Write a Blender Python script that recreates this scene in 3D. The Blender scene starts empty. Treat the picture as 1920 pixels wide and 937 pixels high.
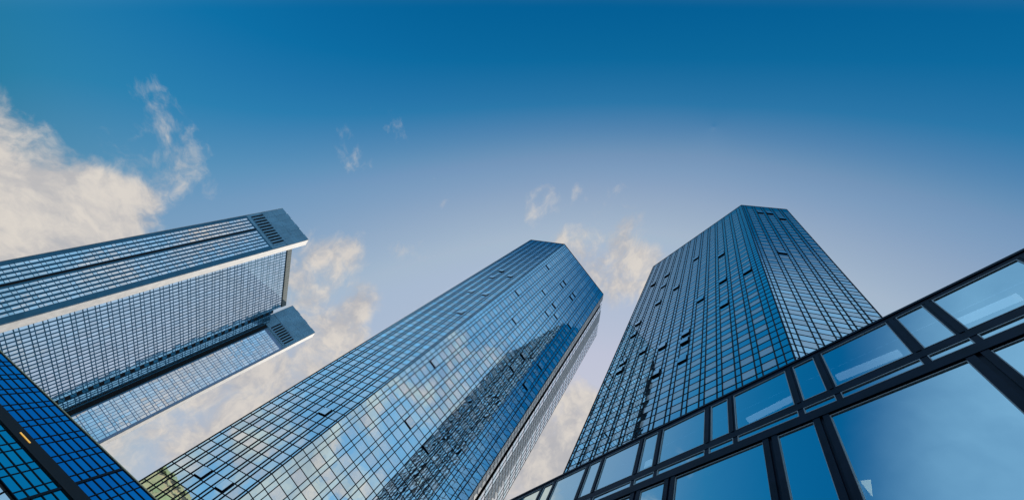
import bpy, math, random
import numpy as np

random.seed(7)
S = bpy.context.scene
COL = S.collection
W, H = 1920.0, 937.0

# ------------------------------------------------------------------ camera
F = 753.0                                                     # focal length in photograph pixels
CAM = np.array([0.0, 0.0, 1.6])
RM = np.array([[0.5198437820322162, -0.8542613430809344, 0.0],
               [-0.7362754909825463, -0.4480458339243047, -0.5071028811607019],
               [0.43319838834055224, 0.2636142796220125, -0.8618855306353131]])
cd = bpy.data.cameras.new('camera')
cd.sensor_fit = 'HORIZONTAL'; cd.sensor_width = 36.0; cd.lens = 36.0 * F / W
cd.clip_start = 0.1; cd.clip_end = 20000
cam = bpy.data.objects.new('camera', cd); COL.objects.link(cam)
from mathutils import Matrix, Vector
M4 = Matrix([[*RM[0], 0], [*RM[1], 0], [*RM[2], 1.6], [0, 0, 0, 1]])
cam.matrix_world = M4
S.camera = cam


def ray(px, py):
    d = RM @ np.array([px - W / 2, -(py - H / 2), -F])
    return d / np.linalg.norm(d)


def at_height(px, py, z):
    d = ray(px, py)
    return (CAM + d * (z - CAM[2]) / d[2])[:2]


def proj(P):
    c = RM.T @ (np.asarray(P, float) - CAM)
    if c[2] > -0.01: return (-9999, -9999)
    return (W / 2 + F * c[0] / -c[2], H / 2 - F * c[1] / -c[2])


def on_face(px, p0, p1):
    """u along p0->p1 and height of the point of a vertical wall seen at a pixel (used to measure the photograph)"""
    d = ray(*px); n = np.array([p1[1] - p0[1], -(p1[0] - p0[0])])
    t = (n @ (p0 - CAM[:2])) / (n @ d[:2]); P = CAM + d * t
    u = (p1 - p0) / np.linalg.norm(p1 - p0)
    return float((P[:2] - p0) @ u), float(P[2])


# ------------------------------------------------------------------ light, sky, exposure
SUN_AZ, SUN_EL = math.radians(51), math.radians(33)
S.view_settings.view_transform = 'Standard'; S.view_settings.look = 'None'
S.view_settings.exposure = 0.0; S.view_settings.gamma = 1.0
S.render.engine = 'CYCLES'
S.cycles.max_bounces = 8; S.cycles.glossy_bounces = 6; S.cycles.transparent_max_bounces = 12
S.cycles.sample_clamp_indirect = 6.0

ld = bpy.data.lights.new('sun', 'SUN'); ld.energy = 4.0; ld.angle = math.radians(0.5); ld.color = (1.0, 0.93, 0.82)
sun = bpy.data.objects.new('sun', ld); COL.objects.link(sun)
sd = Vector((math.sin(SUN_AZ) * math.cos(SUN_EL), math.cos(SUN_AZ) * math.cos(SUN_EL), math.sin(SUN_EL)))
sun.rotation_euler = sd.to_track_quat('Z', 'Y').to_euler()
sun.location = (0, 0, 400)

world = bpy.data.worlds.new('World'); S.world = world; world.use_nodes = True
wt = world.node_tree; wt.nodes.clear()


class NT:
    def __init__(s, t): s.t = t
    def n(s, typ, **kw):
        o = s.t.nodes.new(typ)
        for k, v in kw.items(): setattr(o, k, v)
        return o
    def set(s, sock, v):
        if hasattr(v, 'is_output') or isinstance(v, bpy.types.NodeSocket): s.t.links.new(v, sock)
        else: sock.default_value = v
    def math(s, op, a, b=0.0, c=0.0, clamp=False):
        o = s.n('ShaderNodeMath', operation=op, use_clamp=clamp)
        s.set(o.inputs[0], a); s.set(o.inputs[1], b); s.set(o.inputs[2], c)
        return o.outputs[0]
    def vmath(s, op, a, b=(0, 0, 0), out=0):
        o = s.n('ShaderNodeVectorMath', operation=op)
        s.set(o.inputs[0], a); s.set(o.inputs[1], b)
        return o.outputs[out]
    def remap(s, v, a, b, c=0.0, d=1.0, smooth=True):
        o = s.n('ShaderNodeMapRange', interpolation_type='SMOOTHSTEP' if smooth else 'LINEAR')
        s.set(o.inputs[0], v)
        for i, q in enumerate((a, b, c, d)): s.set(o.inputs[1 + i], q)
        return o.outputs[0]
    def noise(s, vec, scale, detail=6.0, rough=0.55, dist=0.0):
        o = s.n('ShaderNodeTexNoise'); s.set(o.inputs['Vector'], vec)
        o.inputs['Scale'].default_value = scale; o.inputs['Detail'].default_value = detail
        o.inputs['Roughness'].default_value = rough; o.inputs['Distortion'].default_value = dist
        return o.outputs[0]
    def mix(s, f, a, b, mode='MIX'):
        o = s.n('ShaderNodeMix', data_type='RGBA', blend_type=mode)
        s.set(o.inputs[0], f); s.set(o.inputs[6], a); s.set(o.inputs[7], b)
        return o.outputs[2]


w = NT(wt)
tc = w.n('ShaderNodeTexCoord'); DIR = w.vmath('NORMALIZE', tc.outputs['Generated'])
sky = w.n('ShaderNodeTexSky', sky_type='NISHITA')
sky.sun_disc = False; sky.sun_elevation = SUN_EL; sky.sun_rotation = SUN_AZ
sky.altitude = 0; sky.air_density = 1.0; sky.dust_density = 10.0; sky.ozone_density = 6.0
# the photograph is graded: deep saturated blues, soft highlights. One tone curve per channel on the sky's own value.
pre = w.n('ShaderNodeVectorMath', operation='SCALE'); w.set(pre.inputs[0], sky.outputs[0]); pre.inputs[3].default_value = 0.1 / 4.0
cv = w.n('ShaderNodeRGBCurve'); w.set(cv.inputs['Color'], pre.outputs[0])
CURVES = (((0, 0), (.075, 0), (.098, .03), (.122, .16), (.165, .28), (.22, .38), (.79, .52), (4, .72)),
          ((0, 0), (.100, .115), (.132, .195), (.162, .31), (.21, .405), (.26, .485), (.81, .55), (4, .70)),
          ((0, 0), (.185, .318), (.225, .42), (.27, .52), (.354, .60), (.42, .64), (.92, .68), (4, .67)))
for ci, pts in enumerate(CURVES):
    c = cv.mapping.curves[ci]
    for i, (x, y) in enumerate(pts):
        if i == 0: c.points[0].location = (0, 0)
        elif i == len(pts) - 1: c.points[len(c.points) - 1].location = (1, y)
        else: c.points.new(x / 4.0, y)
    for p_ in c.points: p_.handle_type = 'VECTOR'
cv.mapping.update()
post = w.n('ShaderNodeVectorMath', operation='SCALE'); w.set(post.inputs[0], cv.outputs[0]); post.inputs[3].default_value = 10.0
SKYC = post.outputs[0]

# clouds: banks (direction given by the pixel where the photograph shows one, or by azimuth/elevation for those that
# only show as reflections in the glass), each with an angular radius; fractal noise breaks them up
def azel(az, el):
    az, el = math.radians(az), math.radians(el)
    return np.array([math.sin(az) * math.cos(el), math.cos(az) * math.cos(el), math.sin(el)])

BANKS = [(ray(-5, 460), 8.2, 1.25), (ray(130, 440), 6.2, 1.2), (ray(90, 490), 8, 1.2), (ray(215, 395), 3.6, 1.0), (ray(-150, 460), 11, 1.2), (ray(40, 340), 4, .62),
         (ray(615, 500), 5, .80), (ray(640, 570), 5, .85), (ray(600, 465), 3.5, .6),
         (ray(600, 650), 7, .9), (ray(480, 740), 9, 1.0), (ray(330, 850), 7, .9), (ray(240, 920), 8, .9), (ray(540, 700), 8, 1.0),
         (ray(1085, 480), 5.5, .92), (ray(1140, 500), 5.5, .9), (ray(1120, 415), 6, .66), (ray(1045, 385), 5, .6),
         (ray(1040, 840), 8, 1.0), (ray(990, 930), 8, .9), (ray(1085, 780), 4, .8), (ray(1205, 510), 4, .7),
         (ray(360, 215), 5, .49), (ray(298, 216), 4, .56), (ray(212, 216), 4, .54), (ray(350, 320), 6, .50),
         (ray(703, 275), 4.5, .50), (ray(838, 360), 3, .50), (ray(770, 490), 3, .5),
         (azel(-178, 28), 22, .8), (azel(160, 38), 16, .7), (azel(-148, 14), 15, .80), (azel(-138, 26), 14, .60),
         (azel(-72, 12), 14, .8), (azel(-110, 10), 14, .7), (azel(84, 10), 26, .5), (azel(20, 12), 26, .8)]
msum = None
for d, r, k in BANKS:
    dt = w.vmath('DOT_PRODUCT', DIR, tuple(float(q) for q in d / np.linalg.norm(d)), out=1)
    m = w.remap(dt, math.cos(math.radians(r * 1.55)), math.cos(math.radians(r * 0.10)), 0.0, k)
    msum = m if msum is None else w.math('SMOOTH_MAX', msum, m, 0.10)
# streaks run along the wind, so the noise is stretched that way
WIND = (0.56, 0.83, 0.0)
al = w.vmath('DOT_PRODUCT', DIR, WIND, out=1)
st_ = w.n('ShaderNodeVectorMath', operation='SCALE'); st_.inputs[0].default_value = WIND; w.set(st_.inputs[3], w.math('MULTIPLY', al, 0.28))
DS = w.vmath('SUBTRACT', DIR, st_.outputs[0])
WARP = w.n('ShaderNodeTexNoise'); w.set(WARP.inputs['Vector'], DS); WARP.inputs['Scale'].default_value = 6.0; WARP.inputs['Detail'].default_value = 5
wv = w.vmath('SUBTRACT', WARP.outputs[1], (0.5, 0.5, 0.5))
sc_ = w.n('ShaderNodeVectorMath', operation='SCALE'); w.set(sc_.inputs[0], wv); sc_.inputs[3].default_value = 0.14
CD = w.vmath('ADD', DS, sc_.outputs[0])
n1 = w.noise(CD, 8.0, 10.0, 0.62)
n2 = w.noise(w.vmath('ADD', CD, tuple(sd * 0.018)), 8.0, 10.0, 0.62)
dens = w.math('ADD', w.math('MULTIPLY', n1, 1.25), w.math('MULTIPLY', msum, 0.62))
dens = w.remap(dens, 0.93, 1.26)
# added pale sheet over the unseen sky above and behind the camera's view,
# to brighten the glass reflections. Its edge follows the top of the frame.
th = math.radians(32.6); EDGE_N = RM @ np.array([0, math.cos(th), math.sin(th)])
fill_veil = w.remap(w.vmath('DOT_PRODUCT', DIR, tuple(float(q) for q in EDGE_N), out=1), -0.03, 0.14, 0.0, 0.76)
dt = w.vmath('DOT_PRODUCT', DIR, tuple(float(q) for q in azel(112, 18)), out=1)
fill_veil = w.math('MAXIMUM', fill_veil, w.remap(dt, math.cos(math.radians(34)), math.cos(math.radians(20)), 0.0, .7))
fill_veil = w.math('MULTIPLY', fill_veil, w.remap(w.noise(CD, 3.0, 5.0), .32, .62, .62, 1.0))
relief = w.remap(w.math('SUBTRACT', n1, n2), -0.10, 0.12, 0.0, 1.0)
body = w.remap(w.noise(CD, 3.2, 3.0), 0.35, 0.65)
shade = w.math('ADD', w.math('MULTIPLY', relief, 0.65), w.math('MULTIPLY', body, 0.35))
ccol = w.mix(shade, (4.2, 4.25, 4.6, 1), (7.7, 7.05, 6.3, 1))
allc = w.mix(w.math('MULTIPLY', dens, 0.95), w.mix(fill_veil, SKYC, (3.3, 5.9, 8.5, 1)), ccol)
bg = w.n('ShaderNodeBackground'); w.set(bg.inputs[0], allc); bg.inputs[1].default_value = 0.1
wo = w.n('ShaderNodeOutputWorld'); wt.links.new(bg.outputs[0], wo.inputs[0])
world.cycles.sampling_method = 'MANUAL'; world.cycles.sample_map_resolution = 512


# ------------------------------------------------------------------ materials
def mat(name):
    m = bpy.data.materials.new(name); m.use_nodes = True
    t = NT(m.node_tree); b = m.node_tree.nodes['Principled BSDF']
    return m, t, b


def paint(name, col, rough=0.5, metal=0.0, var=0.12, scale=0.4, spec=0.5):
    """painted or stone surface with faint weathering"""
    m, t, b = mat(name)
    g = t.n('ShaderNodeNewGeometry')
    nz = t.noise(g.outputs['Position'], scale, 5.0, 0.6)
    c0 = tuple(c * (1 - var) for c in col) + (1,); c1 = tuple(min(1, c * (1 + var)) for c in col) + (1,)
    t.set(b.inputs['Base Color'], t.mix(t.remap(nz, .3, .7), c0, c1))
    b.inputs['Roughness'].default_value = rough; b.inputs['Metallic'].default_value = metal
    b.inputs['Specular IOR Level'].default_value = spec
    return m


def coated_glass(name, tint, rough=0.02, wave=0.006, wscale=0.6, var=0.10, metal=1.0, coat=0.0):
    """reflective coated curtain-wall glass: tinted mirror whose sheet is slightly uneven and varies pane by pane"""
    m, t, b = mat(name)
    g = t.n('ShaderNodeNewGeometry')
    c0 = tuple(c * (1 - var) for c in tint) + (1,); c1 = tuple(min(1, c * (1 + var)) for c in tint) + (1,)
    at = t.n('ShaderNodeAttribute', attribute_name='pane'); 
    t.set(b.inputs['Base Color'], t.mix(at.outputs['Fac'], c0, c1))
    b.inputs['Metallic'].default_value = metal; b.inputs['Roughness'].default_value = rough; b.inputs['Specular IOR Level'].default_value = 1.0; b.inputs['Coat Weight'].default_value = coat; b.inputs['Coat IOR'].default_value = 1.9; b.inputs['Coat Roughness'].default_value = 0.02
    bp = t.n('ShaderNodeBump'); bp.inputs['Strength'].default_value = 1.0; bp.inputs['Distance'].default_value = wave
    t.set(bp.inputs['Height'], t.noise(g.outputs['Position'], wscale, 2.0)); t.set(b.inputs['Normal'], bp.outputs[0])
    return m


def glow(name, col, power):
    m, t, b = mat(name)
    b.inputs['Base Color'].default_value = (*col, 1); b.inputs['Emission Color'].default_value = (*col, 1)
    b.inputs['Emission Strength'].default_value = power
    return m


M = dict(
    frame=paint('dark_frame', (0.006, 0.009, 0.016), 0.5, 0.0, 0.3, 3.0, 0.12),
    core=paint('dark_core', (0.02, 0.025, 0.03), 0.7),
    win=coated_glass('window_glass', (0.86, 0.93, 0.97), metal=.85, var=.05),
    bwin=coated_glass('blind_window_glass', (0.94, 0.97, 0.98), metal=.22, coat=1.0),
    span=coated_glass('spandrel_glass', (0.66, 0.87, 0.96), var=.06),
    louvre=paint('aluminium_panel', (0.42, 0.44, 0.45), 0.45, 0.3),
    lwin=coated_glass('left_window_glass', (0.86, 0.88, 0.90), wave=0.02),
    cwin=coated_glass('centre_window_glass', (0.72, 0.84, 0.88), wave=0.02),
    teal=paint('teal_panel', (0.03, 0.17, 0.27), 0.35, 0.3),
    cap=paint('cap_panel', (0.22, 0.42, 0.54), 0.4, 0.2, 0.15, 0.15),
    lav=paint('grey_blue_panel', (0.26, 0.38, 0.56), 0.4, 0.2),
    white=paint('white_cladding', (0.52, 0.50, 0.48), 0.6),
    grey=paint('grey_parapet', (0.20, 0.22, 0.20), 0.7),
    black=paint('black_gap', (0.006, 0.007, 0.009), 0.8),
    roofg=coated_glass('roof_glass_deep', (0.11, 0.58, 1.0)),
    rspan=coated_glass('right_spandrel_glass', (0.84, 0.95, 0.99), var=.06),
    groove=coated_glass('groove_glass', (0.05, 0.17, 0.24)),
    pframe=paint('podium_frame', (0.007, 0.011, 0.026), 0.42, 0.0, 0.35, 1.5, 0.18),
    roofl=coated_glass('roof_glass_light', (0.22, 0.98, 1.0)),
    stone=paint('beige_stone', (0.56, 0.46, 0.26), 0.8),
    green=paint('green_glazing', (0.40, 0.42, 0.20), 0.5),
    asphalt=paint('asphalt', (0.05, 0.05, 0.052), 0.9, 0.0, 0.3, 2.0),
    amber=glow('amber_lamp', (0.95, 0.50, 0.08), 0.7),
    tube=glow('cool_tube', (0.75, 0.88, 1.0), 1.3),
    cone=glow('warm_shade', (1.0, 0.86, 0.55), 3.0),
    plaster=paint('interior_plaster', (0.10, 0.12, 0.15), 0.9),
)
# foreground glass: mostly mirror, a little of the room shows through
def front_glass():
    m = bpy.data.materials.new('front_glass'); m.use_nodes = True
    t = NT(m.node_tree); m.node_tree.nodes.clear()
    g = t.n('ShaderNodeNewGeometry')
    gl = t.n('ShaderNodeBsdfGlossy'); gl.inputs['Roughness'].default_value = 0.015
    gl.inputs['Color'].default_value = (0.80, 0.98, 1.0, 1)
    bp = t.n('ShaderNodeBump'); bp.inputs['Strength'].default_value = 1.0; bp.inputs['Distance'].default_value = 0.004
    t.set(bp.inputs['Height'], t.noise(g.outputs['Position'], 0.5, 2.0)); t.set(gl.inputs['Normal'], bp.outputs[0])
    tr = t.n('ShaderNodeBsdfTransparent'); tr.inputs['Color'].default_value = (0.55, 0.80, 0.95, 1)
    mx = t.n('ShaderNodeMixShader'); mx.inputs[0].default_value = 0.11
    t.t.links.new(gl.outputs[0], mx.inputs[1]); t.t.links.new(tr.outputs[0], mx.inputs[2])
    o = t.n('ShaderNodeOutputMaterial'); t.t.links.new(mx.outputs[0], o.inputs[0])
    return m
M['front'] = front_glass()


# ------------------------------------------------------------------ mesh helpers
class MB:
    """collects boxes and prisms, then links them as ONE mesh object"""
    def __init__(s): s.v, s.f, s.m, s.r = [], [], [], []
    def hexa(s, c, mi=0, r=None):
        k = len(s.v); s.v += [tuple(map(float, p)) for p in c]
        q = [(0, 1, 2, 3), (7, 6, 5, 4), (0, 4, 5, 1), (1, 5, 6, 2), (2, 6, 7, 3), (3, 7, 4, 0)]
        s.f += [tuple(k + i for i in f) for f in q]; s.m += [mi] * 6
        s.r += [random.random() if r is None else r] * 6
    def prism(s, poly, z0, z1, mi=0):
        k = len(s.v); n = len(poly)
        s.v += [(float(x), float(y), float(z0)) for x, y in poly] + [(float(x), float(y), float(z1)) for x, y in poly]
        s.f += [tuple(range(k + n - 1, k - 1, -1)), tuple(range(k + n, k + 2 * n))]
        s.f += [(k + i, k + (i + 1) % n, k + n + (i + 1) % n, k + n + i) for i in range(n)]
        s.m += [mi] * (n + 2); s.r += [0.5] * (n + 2)
    def build(s, name, mats, parent=None, smooth=False):
        me = bpy.data.meshes.new(name); me.from_pydata(s.v, [], s.f); me.update()
        for q in (mats if isinstance(mats, (list, tuple)) else [mats]): me.materials.append(q)
        me.polygons.foreach_set('material_index', s.m)
        a = me.attributes.new('pane', 'FLOAT', 'FACE'); a.data.foreach_set('value', s.r)
        o = bpy.data.objects.new(name, me); COL.objects.link(o)
        if parent is not None: o.parent = parent; o.matrix_parent_inverse = parent.matrix_world.inverted()
        return o


def thing(name, loc, label, cat, group=None):
    o = bpy.data.objects.new(name, None); COL.objects.link(o)
    o.location = loc; o.empty_display_size = 1.0
    o['label'] = label; o['category'] = cat
    if group: o['group'] = group
    bpy.context.view_layer.update()
    return o


class Plane:
    """a flat facade: origin, along-vector a, up-vector b, outward normal n"""
    def __init__(s, o, a, b, n): s.o, s.a, s.b, s.n = map(lambda q: np.asarray(q, float), (o, a, b, n))
    def P(s, u, v, d=0.0): return s.o + s.a * u + s.b * v + s.n * d
    def box(s, mb, u0, u1, v0, v1, d0, d1, mi=0, r=None):
        mb.hexa([s.P(u0, v0, d0), s.P(u0, v1, d0), s.P(u1, v1, d0), s.P(u1, v0, d0),
                 s.P(u0, v0, d1), s.P(u0, v1, d1), s.P(u1, v1, d1), s.P(u1, v0, d1)], mi, r)
    def pane(s, mb, u0, u1, v0, v1, d=0.05, tilt=0.0022, mi=0, r=None):
        tu, tv = random.gauss(0, tilt), random.gauss(0, tilt)
        hu, hv = (u1 - u0) / 2, (v1 - v0) / 2
        def q(u, v, su, sv): return s.P(u, v, d + tu * su * hu + tv * sv * hv)
        mb.hexa([s.P(u0, v0, d - .08), s.P(u0, v1, d - .08), s.P(u1, v1, d - .08), s.P(u1, v0, d - .08),
                 q(u0, v0, -1, -1), q(u0, v1, -1, 1), q(u1, v1, 1, 1), q(u1, v0, 1, -1)], mi, r)


def wall(p0, p1, z0=0.0):
    """vertical facade through two plan points; outward normal faces the camera side (right of p0->p1)"""
    p0, p1 = np.asarray(p0, float), np.asarray(p1, float)
    a = (p1 - p0) / np.linalg.norm(p1 - p0)
    return Plane((*p0, z0), (*a, 0), (0, 0, 1), (a[1], -a[0], 0)), float(np.linalg.norm(p1 - p0))


def edge_y(x, pts):
    for (x0, y0), (x1, y1) in zip(pts, pts[1:]):
        if x0 <= x <= x1: return y0 + (y1 - y0) * (x - x0) / (x1 - x0)
    return 1e9


CANOPY_EDGE = [(-400, 280), (0, 655), (295, 942), (300, 9999)]
PODIUM_EDGE = [(955, 940), (1240, 802), (1585, 640), (1925, 474)]
MID_EDGE = [(270, 905), (995, 450), (1058, 458), (1131, 552)]


def seen(pl, cell, hide):
    """centre in frame and not behind a nearer building"""
    u0, u1, v0, v1 = cell
    x, y = proj(pl.P((u0 + u1) / 2, (v0 + v1) / 2))
    if not (0 < x < W and 0 < y < H): return 0.0
    for e in hide:
        if e[0][0] <= x <= e[-1][0] and y > edge_y(x, e): return 0.0
    q = [proj(pl.P(u, v)) for u, v in ((u0, v0), (u1, v0), (u1, v1), (u0, v1))]
    return 0.5 * abs(sum(q[i][0] * q[(i + 1) % 4][1] - q[(i + 1) % 4][0] * q[i][1] for i in range(4)))


def glaze(parent, cells, glass, hide, part='window', rest='windows', tilt=0.0022, most=100):
    """cells: list of (plane, u0,u1,v0,v1); the panes that show largest become parts of their own, the rest one part"""
    ranked = sorted(cells, key=lambda c: -seen(c[0], c[1:], hide))
    for c in ranked[:most]:
        mb = MB(); c[0].pane(mb, *c[1:], tilt=tilt); mb.build(part, glass, parent)
    if ranked[most:]:
        mb = MB()
        for c in ranked[most:]: c[0].pane(mb, *c[1:], tilt=tilt)
        o = mb.build(rest, glass, parent); o['kind'] = 'stuff'


# ------------------------------------------------------------------ ground
gb = MB(); gb.hexa([(-4000, -4000, -1), (-4000, 4000, -1), (4000, 4000, -1), (4000, -4000, -1),
                    (-4000, -4000, 0), (-4000, 4000, 0), (4000, 4000, 0), (4000, -4000, 0)])
g = gb.build('ground', M['asphalt']); g['kind'] = 'structure'; g['label'] = 'dark asphalt plaza at the foot of the towers'


# ------------------------------------------------------------------ the twin glass towers
FLOOR = 3.275
TOP = 155.0


def columns(L, lead=(), wide=1.85, narrow=0.78, lag=()):
    """(u0,u1,kind) columns: narrow lead cells at an end, then wide/narrow pairs"""
    inner = L - sum(lead) - sum(lag)
    n = max(1, round(inner / (wide + narrow))); k = inner / (n * (wide + narrow) )
    out, u = [], 0.0
    for q in lead: out.append((u, u + q, 'n')); u += q
    for i in range(n):
        out.append((u, u + narrow * k, 'n')); u += narrow * k
        out.append((u, u + wide * k, 'w')); u += wide * k
    for q in lag: out.append((u, u + q, 'n')); u += q
    return out


def tower_face(pl, L, cols, frame, wins, spans, opens, bar=0.14, hbar=0.09, crown=2):
    nf = int(TOP / FLOOR)
    rows = []
    for k in range(nf):
        z = TOP - (k + 1) * FLOOR
        rows += [(z, z + FLOOR / 2, 's'), (z + FLOOR / 2, z + FLOOR, 'w' if k >= crown else 's')]
    opened = set()
    for (u, z) in opens:
        best = None
        for ci, (a, b, kd) in enumerate(cols):
            if kd != 'w': continue
            for ri, (c, d, rk) in enumerate(rows):
                if rk != 'w': continue
                q = abs((a + b) / 2 - u) + abs((c + d) / 2 - z)
                if best is None or q < best[0]: best = (q, ci, ri)
        opened.add(best[1:])
    res = []
    for ci, (a, b, kd) in enumerate(cols):
        for ri, (c, d, rk) in enumerate(rows):
            cell = (pl, a + .03, b - .03, c + .03, d - .03)
            if (ci, ri) in opened: res.append(cell); continue
            (wins if rk == 'w' and kd == 'w' else spans).append(cell)
    for a, b, kd in cols:
        pl.box(frame, a - bar / 2, a + bar / 2, 0, TOP, -0.02, 0.14)
    pl.box(frame, L - bar / 2, L + bar / 2, 0, TOP, -0.02, 0.14)
    for (c, d, rk) in rows:
        pl.box(frame, 0.01, L - 0.01, c - hbar / 2, c + hbar / 2, -0.015, 0.10)
    pl.box(frame, 0.01, L - 0.01, TOP - 0.12, TOP + 0.35, -0.4, 0.12)
    return res


def open_window(pl, cell, parent):
    """sash pushed straight out from the facade: its dark sides show from below"""
    _, u0, u1, v0, v1 = cell
    mb = MB()
    out = random.uniform(.26, .36)
    pl.box(mb, u0 + .04, u1 - .04, v0 + .04, v1 - .04, 0.0, out, 0)
    pl.pane(mb, u0 + .10, u1 - .10, v0 + .10, v1 - .10, d=out + .02, tilt=.01, mi=1)
    mb.build('open_window', [M['frame'], M['win']], parent)


# -- middle tower
A = at_height(995, 450, TOP); B = at_height(1058, 458, TOP); Cc = at_height(1131, 552, TOP); E = at_height(1119, 626, TOP)
mid_poly = [A, B, Cc, E, E + (3.5, 24.0), E + (-8, 36), A + (14, 42), A + (1.5, 16)]
mid = thing('glass_tower', (*np.mean(mid_poly, axis=0), 0), 'middle glass tower whose mirror face shows clouds and a dark reflected tower', 'skyscraper', 'twin mirrored office towers')


def inset(poly, d):
    c = np.mean(poly, axis=0); return [p + (c - p) / np.linalg.norm(c - p) * d for p in poly]


frame, wins, spans, opens_all = MB(), [], [], []
plAB, LAB = wall(A, B); plBC, LBC = wall(B, Cc); plCE, LCE = wall(Cc, E)
oAB = [on_face((900 + x / 4.804, 430 + y / 4.804), A, B) for x, y in ((185, 362), (95, 432), (268, 418), (30, 597))]
oAB += [on_face(p, A, B) for p in ((876, 550), (868, 581), (617, 765), (420, 912), (368, 897))]
oBC = [on_face((900 + x / 4.804, 430 + y / 4.804), B, Cc) for x, y in ((605, 345), (345, 565), (583, 540), (660, 640), (593, 715), (300, 810), (710, 780), (820, 848), (775, 515), (750, 540), (850, 605), (825, 640))]
oBC += [on_face((680 + x / 1.874, 437 + y / 1.874), B, Cc) for x, y in ((253, 455), (153, 663), (215, 733), (570, 440), (530, 488), (575, 540), (625, 455))]
opens_all += tower_face(plAB, LAB, columns(LAB, lag=(0.55,)), frame, wins, spans, oAB)
opens_all += tower_face(plBC, LBC, columns(LBC, lead=(1.0,)), frame, wins, spans, oBC)
# the narrow chamfer face: pale panel bands either side of a recessed dark slot and glass bays
strip = MB()
plCE.box(strip, 0.0, 2.6, 0, TOP, -0.5, 0.12, 0)
plCE.box(strip, 7.2, 12.6, 0, TOP, -0.5, 0.12, 0)
slot = MB(); plCE.box(slot, 2.6, 4.2, 0, TOP - 2, -0.5, -0.38, 0)
for k in range(int(TOP / FLOOR) * 2):                                # thin shadow joints between the panels
    z = TOP - (k + 1) * FLOOR / 2
    plCE.box(frame, 0.15, 2.45, z - .09, z + .09, 0.10, 0.15); plCE.box(frame, 7.35, 12.45, z - .09, z + .09, 0.10, 0.15)
for u in (1.3, 8.9, 10.7): plCE.box(frame, u - .05, u + .05, 0, TOP, 0.09, 0.14)
for (u0, u1) in ((4.2, 7.2), (12.6, LCE)):
    n = max(2, round((u1 - u0) / 1.4)); st = (u1 - u0) / n
    for k in range(int(TOP / FLOOR)):
        z = TOP - (k + 1) * FLOOR
        for i in range(n):
            spans.append((plCE, u0 + i * st + .03, u0 + (i + 1) * st - .03, z + .03, z + FLOOR / 2 - .03))
            wins.append((plCE, u0 + i * st + .03, u0 + (i + 1) * st - .03, z + FLOOR / 2 + .03, z + FLOOR - .03))
        plCE.box(frame, u0, u1, z - .06, z + .06, 0, .09)
    for i in range(n + 1): plCE.box(frame, u0 + i * st - .07, u0 + i * st + .07, 0, TOP, 0, .10)
core = MB(); core.prism(inset(mid_poly, 0.55), 0, TOP - 0.2, 0)
for i in range(3, len(mid_poly)):                                    # plain rear faces
    pl, L = wall(mid_poly[i], mid_poly[(i + 1) % len(mid_poly)])
    for k in range(int(TOP / FLOOR)):
        z = TOP - (k + 1) * FLOOR
        spans.append((pl, .1, L - .1, z + .05, z + FLOOR / 2)); spans.append((pl, .1, L - .1, z + FLOOR / 2 + .05, z + FLOOR))
core.build('core', M['core'], mid)
frame.build('facade_frame', M['frame'], mid)
strip.build('panel_band', M['louvre'], mid); slot.build('recess', M['black'], mid)
for c in opens_all: open_window(c[0], c, mid)
glaze(mid, wins, M['win'], (CANOPY_EDGE, PODIUM_EDGE))
sb = MB()
for c in spans: c[0].pane(sb, *c[1:])
sb.build('spandrel_cladding', M['span'], mid)

# -- right tower
A2 = at_height(1225, 500, TOP); B2 = at_height(1390, 385, TOP); C2 = at_height(1475, 393, TOP)
dAB = (A2 - B2) / np.linalg.norm(A2 - B2)
rot = lambda v, a: np.array([v[0] * math.cos(a) - v[1] * math.sin(a), v[0] * math.sin(a) + v[1] * math.cos(a)])
G2 = A2 + rot(dAB, -math.radians(45)) * 16
C3 = C2 + (30, -3.0)
right_poly = [A2, B2, C2, C3, C3 + (11, 11), C3 + (11, 44), G2 + (16, 2), G2]
right = thing('glass_tower', (*np.mean(right_poly, axis=0), 0), 'right-hand glass tower of blue and pale panes rising behind the dark framed podium', 'skyscraper', 'twin mirrored office towers')
frame, wins, spans, opens_all = MB(), [], [], []
pl1, L1 = wall(A2, B2); pl2, L2 = wall(B2, C2)
o1 = [on_face((1200 + x / 4.26, 370 + y / 4.26), A2, B2) for x, y in ((420, 510), (675, 435), (875, 560), (700, 665), (530, 775), (715, 810), (270, 735), (185, 700), (105, 705), (210, 630), (135, 865))]
o1 += [on_face((1180 + x / 3.47, 560 + y / 3.47), A2, B2) for x, y in ((350, 222), (340, 285), (325, 400), (165, 490), (205, 310), (95, 335), (65, 150), (40, 222))]
o1 += [on_face((1050 + x / 2.757, 560 + y / 2.757), A2, B2) for x, y in ((330, 325), (320, 370))]
o2 = [on_face((1200 + x / 4.26, 370 + y / 4.26), B2, C2) for x, y in ((985, 125), (1050, 130), (1105, 162), (1130, 440))]
opens_all += tower_face(pl1, L1, columns(L1, lag=(0.98, 0.98)), frame, wins, spans, o1, .12, .075)
opens_all += tower_face(pl2, L2, columns(L2, lead=(0.5,)), frame, wins, spans, o2, .12, .075)
core = MB(); core.prism(inset(right_poly, 0.55), 0, TOP - 0.2, 0)
for i in range(2, len(right_poly)):
    pl, L = wall(right_poly[i], right_poly[(i + 1) % len(right_poly)])
    n = max(1, round(L / 2.6))
    for k in range(int(TOP / FLOOR)):
        z = TOP - (k + 1) * FLOOR
        for j in range(n):
            spans.append((pl, L * j / n + .08, L * (j + 1) / n - .08, z + .07, z + FLOOR / 2 - .05))
            spans.append((pl, L * j / n + .08, L * (j + 1) / n - .08, z + FLOOR / 2 + .07, z + FLOOR - .05))
core.build('core', M['core'], right)
frame.build('facade_frame', M['frame'], right)
for c in opens_all: open_window(c[0], c, right)
glaze(right, wins, M['bwin'], (PODIUM_EDGE, [(-99, -99), (1055, -99)]))
sb = MB()
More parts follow.
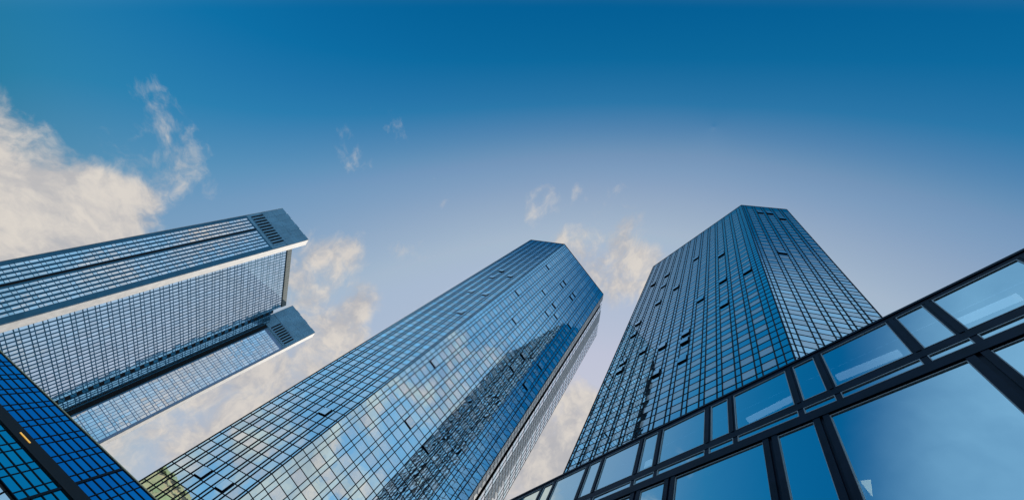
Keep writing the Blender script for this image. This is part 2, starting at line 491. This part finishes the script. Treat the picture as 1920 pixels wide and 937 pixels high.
for c in spans: c[0].pane(sb, *c[1:])
sb.build('spandrel_cladding', M['rspan'], right)

# ------------------------------------------------------------------ the left slab tower
SH = 187.0
a1 = at_height(530, 391, SH); b1 = at_height(577.5, 449, SH); c1 = at_height(549, 573, SH); e1 = at_height(590, 623, SH)
left = thing('slab_tower', (-75, 275, 0), 'far left tower of two white-edged slabs joined by a wide blue ribbed glass front', 'skyscraper')
DEP = 5.6
FL = 4.32
lwins, cwins, swins = [], [], []


def slab(p0, p1, u_first, ncols_a, gap, ncols_b, u_last, slots, band_mat, dash):
    pl, L = wall(p0, p1)
    n = np.array(pl.n)
    body = MB(); pl.box(body, 0.0, L - .02, 0, SH, -DEP + .02, 0.0, 0)
    o = body.build('slab', M[band_mat], left)
    ed = MB(); pl.box(ed, L - .02, L + .45, 0, SH + .1, -DEP, 0.12, 0); pl.box(ed, -.35, 0.0, 0, SH + .1, -DEP, .1, 0)
    ed.build('white_edge', M['white'], o)
    cap = MB()
    N = 6
    for i in range(N):                                               # big cap panels with open joints, jogged top edge
        for j, (z0, z1) in enumerate(((171.4, 178.2), (178.3, SH + .1 + .3 * (i % 2)))):
            pl.box(cap, L * i / N + .06, L * (i + 1) / N - .06, z0, z1, 0.0, .09)
    cap.build('cap_panel', M['cap'], o)
    fr = MB()
    pl.box(fr, 0.3, L - .3, 171.0, 171.35, 0, .30); pl.box(fr, 0.3, L - .3, 160.6, 162.6, 0, .12)
    s0, s1, ns = slots
    step = (s1 - s0) / ns
    pl.box(fr, 0.1, s0, 162.6, 171, 0, .12); pl.box(fr, s1, L - .1, 162.6, 171, 0, .12)
    lv = MB()
    for i in range(ns):
        pl.box(lv, s0 + i * step + .12, s0 + (i + 1) * step - step * .38, 163.2, 170.6, .02, .05)
        pl.box(fr, s0 + (i + 1) * step - step * .36, s0 + (i + 1) * step + .10, 162.6, 171, 0, .4)
    if dash:
        for i in range(14): pl.box(lv, s0 + (s1 - s0) * i / 14, s0 + (s1 - s0) * (i + .6) / 14, 161.2, 161.7, .12, .16)
    fr.build('vent_frame', M['cap'], o); lv.build('vent_slot', M['black'], o)
    bands = MB(); thin = MB()
    cols = []
    if ncols_a:
        st = (gap[0] - u_first) / ncols_a
        cols += [(u_first + i * st, u_first + (i + 1) * st) for i in range(ncols_a)]
        bk = MB(); pl.box(bk, gap[0], gap[1], 0, 160.4, .01, .06); bk.build('dark_groove', M['black'], o)
    st = (u_last - gap[1]) / ncols_b
    cols += [(gap[1] + i * st, gap[1] + (i + 1) * st) for i in range(ncols_b)]
    return pl, L, cols, o


plS, LS, cols1, slab1 = slab(a1, b1, 1.4, 4, (11.4, 12.9), 6, 27.3, (1.6, 27.4, 11), 'teal', False)
for (u0, u1) in cols1:
    wdt = u1 - u0
    k = 0
    z = 159.8
    while z > 3:
        lwins.append((plS, u0 + wdt * .30, u1 - wdt * .14, z - 2.72, z - .14)); lwins.append((plS, u0 + wdt * .30, u1 - wdt * .14, z - 4.22, z - 2.92))
        z -= FL
sl1 = MB()
for (u0, u1) in cols1: plS.box(sl1, u0 - .05, u0 + (u1 - u0) * .28, 0, 160.4, 0, .35)
sl1.build('column_rib', M['teal'], slab1)

plT, LT, cols2, slab2 = slab(c1, e1, 9, 0, (8.7, 8.7), 10, 26.6, (8.9, 26.2, 8), 'lav', True)
for (u0, u1) in cols2:
    z = 158.6
    while z > 3:
        swins.append((plT, u0 + .16, u1 - .16, z - 2.75, z - .15)); swins.append((plT, u0 + .16, u1 - .16, z - 4.15, z - 2.98))
        z -= FL
dk = MB(); plT.box(dk, 4.6, 8.4, 0, 162.0, .02, .25); dk.build('dark_groove', M['teal'], slab2)
dk = MB(); plT.box(dk, 5.2, 7.9, 0, 161.6, .25, .29); dk.build('dark_groove', M['black'], slab2)

P1 = np.array([-81.0, 254.4]); P2 = at_height(527, 575, 173.0)
dC = (P2 - P1) / np.linalg.norm(P2 - P1)
P3 = P1 + dC * (np.linalg.norm(P2 - P1) + 9.6)
plC, LC = wall(P1, P3)
LM = float(np.linalg.norm(P2 - P1))
back = np.array([-100.0, 292.0])
cc = MB(); cc.prism([P1, P1 + dC * LM, P1 + dC * LM + (-14, 8), back], 0, 172.8); cc.prism([P1 + dC * (LM - .3), P3, P3 + (-18, 6), P1 + dC * LM + (-15, 6)], 0, 165.0)
cc.build('core', M['core'], left)
par = MB(); plC.box(par, 0.0, LM, 173.0, 176.6, -1.2, .6)
for i in range(24): plC.box(par, LM * i / 24 + .04, LM * (i + 1) / 24 - .12, 173.2, 176.4, .6, .68)
par.build('parapet', M['grey'], left)
nC = 22
ribs = MB()
ccols = [(LM * i / nC, LM * (i + 1) / nC, 173.0) for i in range(nC)]
ccols += [(LM + 2.9 + (LC - LM - 3.3) * i / 4, LM + 2.9 + (LC - LM - 3.3) * (i + 1) / 4, 165.0) for i in range(4)]
for (u0, u1, zt) in ccols:
    wd = u1 - u0
    plC.box(ribs, u0, u0 + wd * .26, 0, zt, -.1, .24)
    z = zt - .3
    while z > 3:
        cwins.append((plC, u0 + wd * .27, u1 - .04, z - 2.6, z - .2)); cwins.append((plC, u0 + wd * .27, u1 - .04, z - 4.1, z - 2.95))
        z -= FL
ribs.build('column_rib', M['teal'], left)
gr = MB(); plC.box(gr, LM + .2, LM + 2.7, 0, 167.0, -.1, .03)
grv = gr.build('dark_groove', M['black'], left)
z = 166
while z > 3:
    gw = MB(); plC.pane(gw, LM + .35, LM + 2.5, z - 2.6, z - .4, d=.12); gw.build('groove_pane', M['groove'], grv); z -= FL
hf = MB()
for zt, ua, ub in ((173.0, 0.0, LM), (165.0, LM + 2.9, LC - .3)):
    z = zt - .3
    while z > 3:
        plC.box(hf, ua, ub, z - .12, z + .12, -.05, .12); plC.box(hf, ua, ub, z - 2.9, z - 2.66, -.05, .12); z -= FL
hf.build('floor_band', M['teal'], left)
HID = (CANOPY_EDGE, MID_EDGE)
allw = sorted([(seen(c[0], c[1:], HID), i, g_) for g_, L_ in (('l', lwins), ('c', cwins), ('s', swins)) for i, c in enumerate(L_)], key=lambda q: -q[0])
own = {(g_, i) for _, i, g_ in allw[:100]}
for g_, L_, gm_, nm in (('l', lwins, 'lwin', 'slab_windows'), ('c', cwins, 'cwin', 'front_windows'), ('s', swins, 'lwin', 'slab_windows')):
    rest = MB()
    for i, c in enumerate(L_):
        if (g_, i) in own:
            mb = MB(); c[0].pane(mb, *c[1:], d=.10, tilt=.006); mb.build('window', M[gm_], left)
        else: c[0].pane(rest, *c[1:], d=.10, tilt=.006)
    o = rest.build('windows', M[gm_], left); o['kind'] = 'stuff'

# ------------------------------------------------------------------ the foreground podium
Q0 = at_height(965, 937, 20.0); Q1 = at_height(1920, 476, 20.0)
plP0, _ = wall(Q0, Q1)
podium = thing('podium_building', (*Q0, 0), 'low foreground building of big blue glass panes in thick dark frames', 'building')
plP = plP0
U0, U1 = -14.0, 46.0
fr = MB(); panes = []
PER, NW = 3.925, 0.86
k0 = -7
for k in range(k0, 9):
    n0 = 14.90 + PER * (k - 0)
    if n0 < U0 or n0 > U1 - 4: continue
    panes.append((n0, n0 + NW, 17.42, 19.80)); panes.append((n0 + NW + .31, n0 + PER - .33, 17.42, 19.80))
    panes.append((n0 - .08, n0 + 1.02, 16.70, 17.04)); panes.append((n0 + 1.22, n0 + PER - .33 + .04, 16.70, 17.04))
    for (a, b) in ((n0 - .33, n0), (n0 + NW, n0 + NW + .31)):
        plP.box(fr, a, b, 17.36, 19.86, -.25, .05)
        plP.box(fr, a + .09, b - .09, 17.40, 19.82, .05, .08)
    plP.box(fr, n0 + 1.02, n0 + 1.22, 16.62, 17.10, -.25, .045); plP.box(fr, n0 - .29, n0 - .08, 16.62, 17.10, -.25, .045)
for (z0, z1, d) in ((19.80, 20.02, .06), (17.06, 17.38, .06), (16.46, 16.68, .06), (16.22, 16.46, .11)):
    plP.box(fr, U0, U1, z0, z1, -.3, d)
plP.box(fr, U0, U1, 20.02, 20.14, -.8, .10)
PB = 6.22
for k in range(-4, 5):
    n0 = 17.64 + PB * k
    for (z0, z1) in ((10.6, 16.15), (4.6, 10.1), (0.3, 4.1)):
        panes.append((n0, n0 + 1.29, z0, z1)); panes.append((n0 + 1.82, n0 + PB - .55, z0, z1))
    for (a, b) in ((n0 - .55, n0), (n0 + 1.29, n0 + 1.82)):
        plP.box(fr, a, a + .22, 0, 16.22, -.3, .09); plP.box(fr, b - .20, b, 0, 16.22, -.3, .09)
        plP.box(fr, a + .22, b - .20, 0, 16.22, -.3, .02)
for (z0, z1) in ((10.1, 10.6), (4.1, 4.6), (0, .3)): plP.box(fr, U0, U1, z0, z1, -.3, .22)
fr.build('facade_frame', M['pframe'], podium)
bd = MB()
for (u0, u1, z0, z1) in panes:
    mb = MB(); k = len(mb.v)
    tu, tv = random.gauss(0, .002), random.gauss(0, .002)
    hu, hv = (u1 - u0) / 2, (z1 - z0) / 2
    mb.v = [tuple(plP.P(u, z, 0.02 + tu * su * hu + tv * sv * hv)) for u, z, su, sv in ((u0, z0, -1, -1), (u1, z0, 1, -1), (u1, z1, 1, 1), (u0, z1, -1, 1))]
    mb.f = [(0, 1, 2, 3)]; mb.m = [0]; mb.r = [.5]
    mb.build('window_pane', M['front'], podium)
    w_ = .03
    for q in ((u0, u1, z0, z0 + w_), (u0, u1, z1 - w_, z1), (u0, u0 + w_, z0 + w_, z1 - w_), (u1 - w_, u1, z0 + w_, z1 - w_)): plP.box(bd, *q, .03, .06)
bd.build('glazing_bead', M['louvre'], podium)
bodyp = MB()
plP.box(bodyp, U0, U1, 0, 20.0, -12.0, -6.0)                         # rear rooms
plP.box(bodyp, U0, U1, 19.4, 20.0, -6.0, -.81); plP.box(bodyp, U0, U1, 16.5, 16.65, -6.0, -.31); plP.box(bodyp, U0, U1, 10.2, 10.5, -6.0, -.31)
plP.box(bodyp, U0, U0 + .3, 0, 19.4, -6, -.31); plP.box(bodyp, U1 - .3, U1, 0, 19.4, -6, -.31)
bodyp.build('interior', M['plaster'], podium)


def behind(px, depth):
    d = ray(*px); o = plP.P(0, 0, -depth)
    return CAM + d * ((plP.n @ (o - CAM)) / (plP.n @ d))


def strip_light(pa, pb, h, label, depth=0.4):
    qa, qb = behind(pa, depth), behind(pb, depth)
    a = qb - qa; L = np.linalg.norm(a); a /= L
    pl = Plane(qa, a, np.cross(plP.n, a) * (1 if np.cross(plP.n, a)[2] > 0 else -1), plP.n)
    root = thing('ceiling_light', tuple(qa), label, 'ceiling light', 'strip lights behind the podium glass')
    hs = MB(); pl.box(hs, -.05, L + .05, h / 2, h / 2 + .05, -.2, .05); hs.build('housing', M['frame'], root)
    df = MB(); pl.box(df, 0, L, -h / 2, h / 2, -.15, .04); df.build('diffuser', M['tube'], root)


strip_light((1568, 706), (1686, 658), .17, 'pale strip light behind the wide pane just right of the tower foot')
strip_light((1400, 786), (1484, 744), .13, 'pale strip light behind the wide pane under the tower corner')
strip_light((1795, 602), (1910, 553), .17, 'pale strip light behind the widest upper pane at the right frame edge')
strip_light((1202, 872), (1222, 862), .12, 'shortest pale strip light behind a narrow upper pane below the right tower')
q = behind((1630, 916), .35)
lamp = thing('pendant_lamp', tuple(q), 'small cream pendant lamp glowing at the lower corner of the biggest pane', 'lamp')
lm = MB(); rt, rb, hh = .15, .015, .46
for (r0, r1, z0, z1) in ((rb, rt, -hh / 2, hh / 2),):
    nseg = 3; k = len(lm.v)
    lm.v += [(q[0] + r0 * math.cos(2 * math.pi * i / nseg), q[1] + r0 * math.sin(2 * math.pi * i / nseg), q[2] + z0) for i in range(nseg)]
    lm.v += [(q[0] + r1 * math.cos(2 * math.pi * i / nseg), q[1] + r1 * math.sin(2 * math.pi * i / nseg), q[2] + z1) for i in range(nseg)]
    lm.f += [(i, (i + 1) % nseg, nseg + (i + 1) % nseg, nseg + i) for i in range(nseg)] + [tuple(range(nseg - 1, -1, -1)), tuple(range(nseg, 2 * nseg))]
    lm.m += [0] * (nseg + 2); lm.r += [.5] * (nseg + 2)
lm.build('lamp_shade', M['cone'], lamp)
cb = MB(); cb.hexa([(q[0] + x, q[1] + y, q[2] + z) for z in (hh / 2, 16.48 - q[2]) for x, y in ((-.01, -.01), (-.01, .01), (.01, .01), (.01, -.01))]); cb.build('cord', M['frame'], lamp)

# ------------------------------------------------------------------ low pavilion with a pitched glass roof, lower left
RH = 15.0
r0 = at_height(0, 660, RH); r1 = at_height(290, 937, RH)
D1 = np.array([*(r1 - r0), 0.0]); D1 /= np.linalg.norm(D1)
VV = RM @ np.array([-50.0, -197.0, -753.0]); VV /= np.linalg.norm(VV)
nn = np.cross(D1, VV); nn /= np.linalg.norm(nn)
if nn @ (CAM - np.array([*r0, RH])) < 0: nn = -nn
plR = Plane((*r0, RH), D1, VV, nn)
pav = thing('glass_pavilion', (*r0, 0), 'low building at lower left with a pitched roof of deep blue and cyan panes', 'building')
ua, ub = -34.0, 58.0
fr = MB(); up_, lo_ = [], []
us = []
k = -15
while True:
    s = 21.7 + 3.75 * k
    if s > ub - 4: break
    if s > ua: us += [(s, s + 1.2), (s + 1.2, s + 3.75)]
    k += 1
for (u0, u1) in us:
    for i in range(6):
        c = (plR, u0 + .06, u1 - .06, -(i + 1) * .90 + .05, -i * .90 - .05); up_.append(c)
    for i in range(4):
        c = (plR, u0 + .06, u1 - .06, -6.75 - (i + 1) * .90 + .05, -6.75 - i * .90 - .05); lo_.append(c)
    plR.box(fr, u0 - .055, u0 + .055, -10.4, 0, -.1, .055)
for k in (-34.7, -4.9, 30.5): plR.box(fr, k - .16, k + .16, -10.4, 0, -.1, .10)
for i in range(7): plR.box(fr, ua, ub, -i * .90 - .04, -i * .90 + .04, -.1, .06)
for i in range(5): plR.box(fr, ua, ub, -6.75 - i * .90 - .04, -6.75 - i * .90 + .04, -.1, .06)
fr.build('roof_frame', M['frame'], pav)
gu = MB(); plR.box(gu, ua, ub, -6.72, -5.43, -.3, .16); gu.build('gutter', M['black'], pav)
rid = MB(); plR.box(rid, ua, ub, .055, .20, -.3, .10); rid.build('ridge', M['stone'], pav)
lp = MB(); plR.box(lp, 20.3, 22.5, -6.15, -6.03, .17, .22); lp.build('amber_lamp', M['amber'], pav)
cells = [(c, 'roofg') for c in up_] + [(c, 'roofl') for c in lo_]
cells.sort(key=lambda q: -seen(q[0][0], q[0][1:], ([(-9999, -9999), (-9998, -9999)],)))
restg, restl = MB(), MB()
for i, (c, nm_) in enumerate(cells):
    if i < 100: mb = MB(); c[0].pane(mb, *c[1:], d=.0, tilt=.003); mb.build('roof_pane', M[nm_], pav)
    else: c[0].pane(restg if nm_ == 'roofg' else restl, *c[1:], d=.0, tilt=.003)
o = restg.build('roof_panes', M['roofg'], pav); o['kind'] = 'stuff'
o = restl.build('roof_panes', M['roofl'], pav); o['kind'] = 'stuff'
# body below the roof
e_ = plR.P(0, -10.4); zE = e_[2]
bd = MB()
for (u0, u1) in ((ua + .1, ub - .1),):
    t0, t1 = plR.P(u0, -.05, -.14), plR.P(u1, -.05, -.14); l0, l1 = plR.P(u0, -10.35, -.14), plR.P(u1, -10.35, -.14)
    f0, f1 = np.array([t0[0], t0[1], 0]), np.array([t1[0], t1[1], 0]); g0, g1 = np.array([l0[0], l0[1], 0]), np.array([l1[0], l1[1], 0])
    bd.hexa([l0, t0, t1, l1, g0, f0, f1, g1])
bd.build('wall', M['core'], pav)
pw, LW = wall(plR.P(ua, -10.4)[:2], plR.P(ub, -10.4)[:2])
wl = MB(); fw = MB()
for i in range(int(LW / 1.9)):
    pw.pane(wl, i * 1.9 + .05, (i + 1) * 1.9 - .05, .3, zE * .52, d=.1); pw.pane(wl, i * 1.9 + .05, (i + 1) * 1.9 - .05, zE * .52 + .1, zE - .25, d=.1)
    pw.box(fw, i * 1.9 - .05, i * 1.9 + .05, 0, zE - .1, .0, .18)
wl.build('wall_glazing', M['lwin'], pav); fw.build('wall_frame', M['frame'], pav)

# ------------------------------------------------------------------ stone block that only shows mirrored in the middle tower's left face
s0, s1 = np.array([-163.0, 92.0]), np.array([-158.0, 150.0])
pls, Ls = wall(s1, s0)
if pls.n[0] < 0: pls.n = -pls.n
st = thing('stone_building', (*s0, 0), 'beige stone block with green glazing mirrored low in the middle tower', 'building')
bb = MB(); pls.box(bb, 0, Ls, 0, 63, -18, 0); bb.build('wall', M['stone'], st)
for i in range(7):
    for j in range(9):
        mb = MB(); pls.box(mb, 1 + i * 8.1, 1 + i * 8.1 + 6.3, 4 + j * 6.4, 4 + j * 6.4 + 4.6, .02, .12); mb.build('window', M['green'], st)
rf = MB(); pls.box(rf, -.6, Ls + .6, 63, 64.2, -18.6, 1.0); pls.box(rf, -.2, Ls + .2, 60.8, 61.4, .0, .5); rf.build('cornice', M['green'], st)
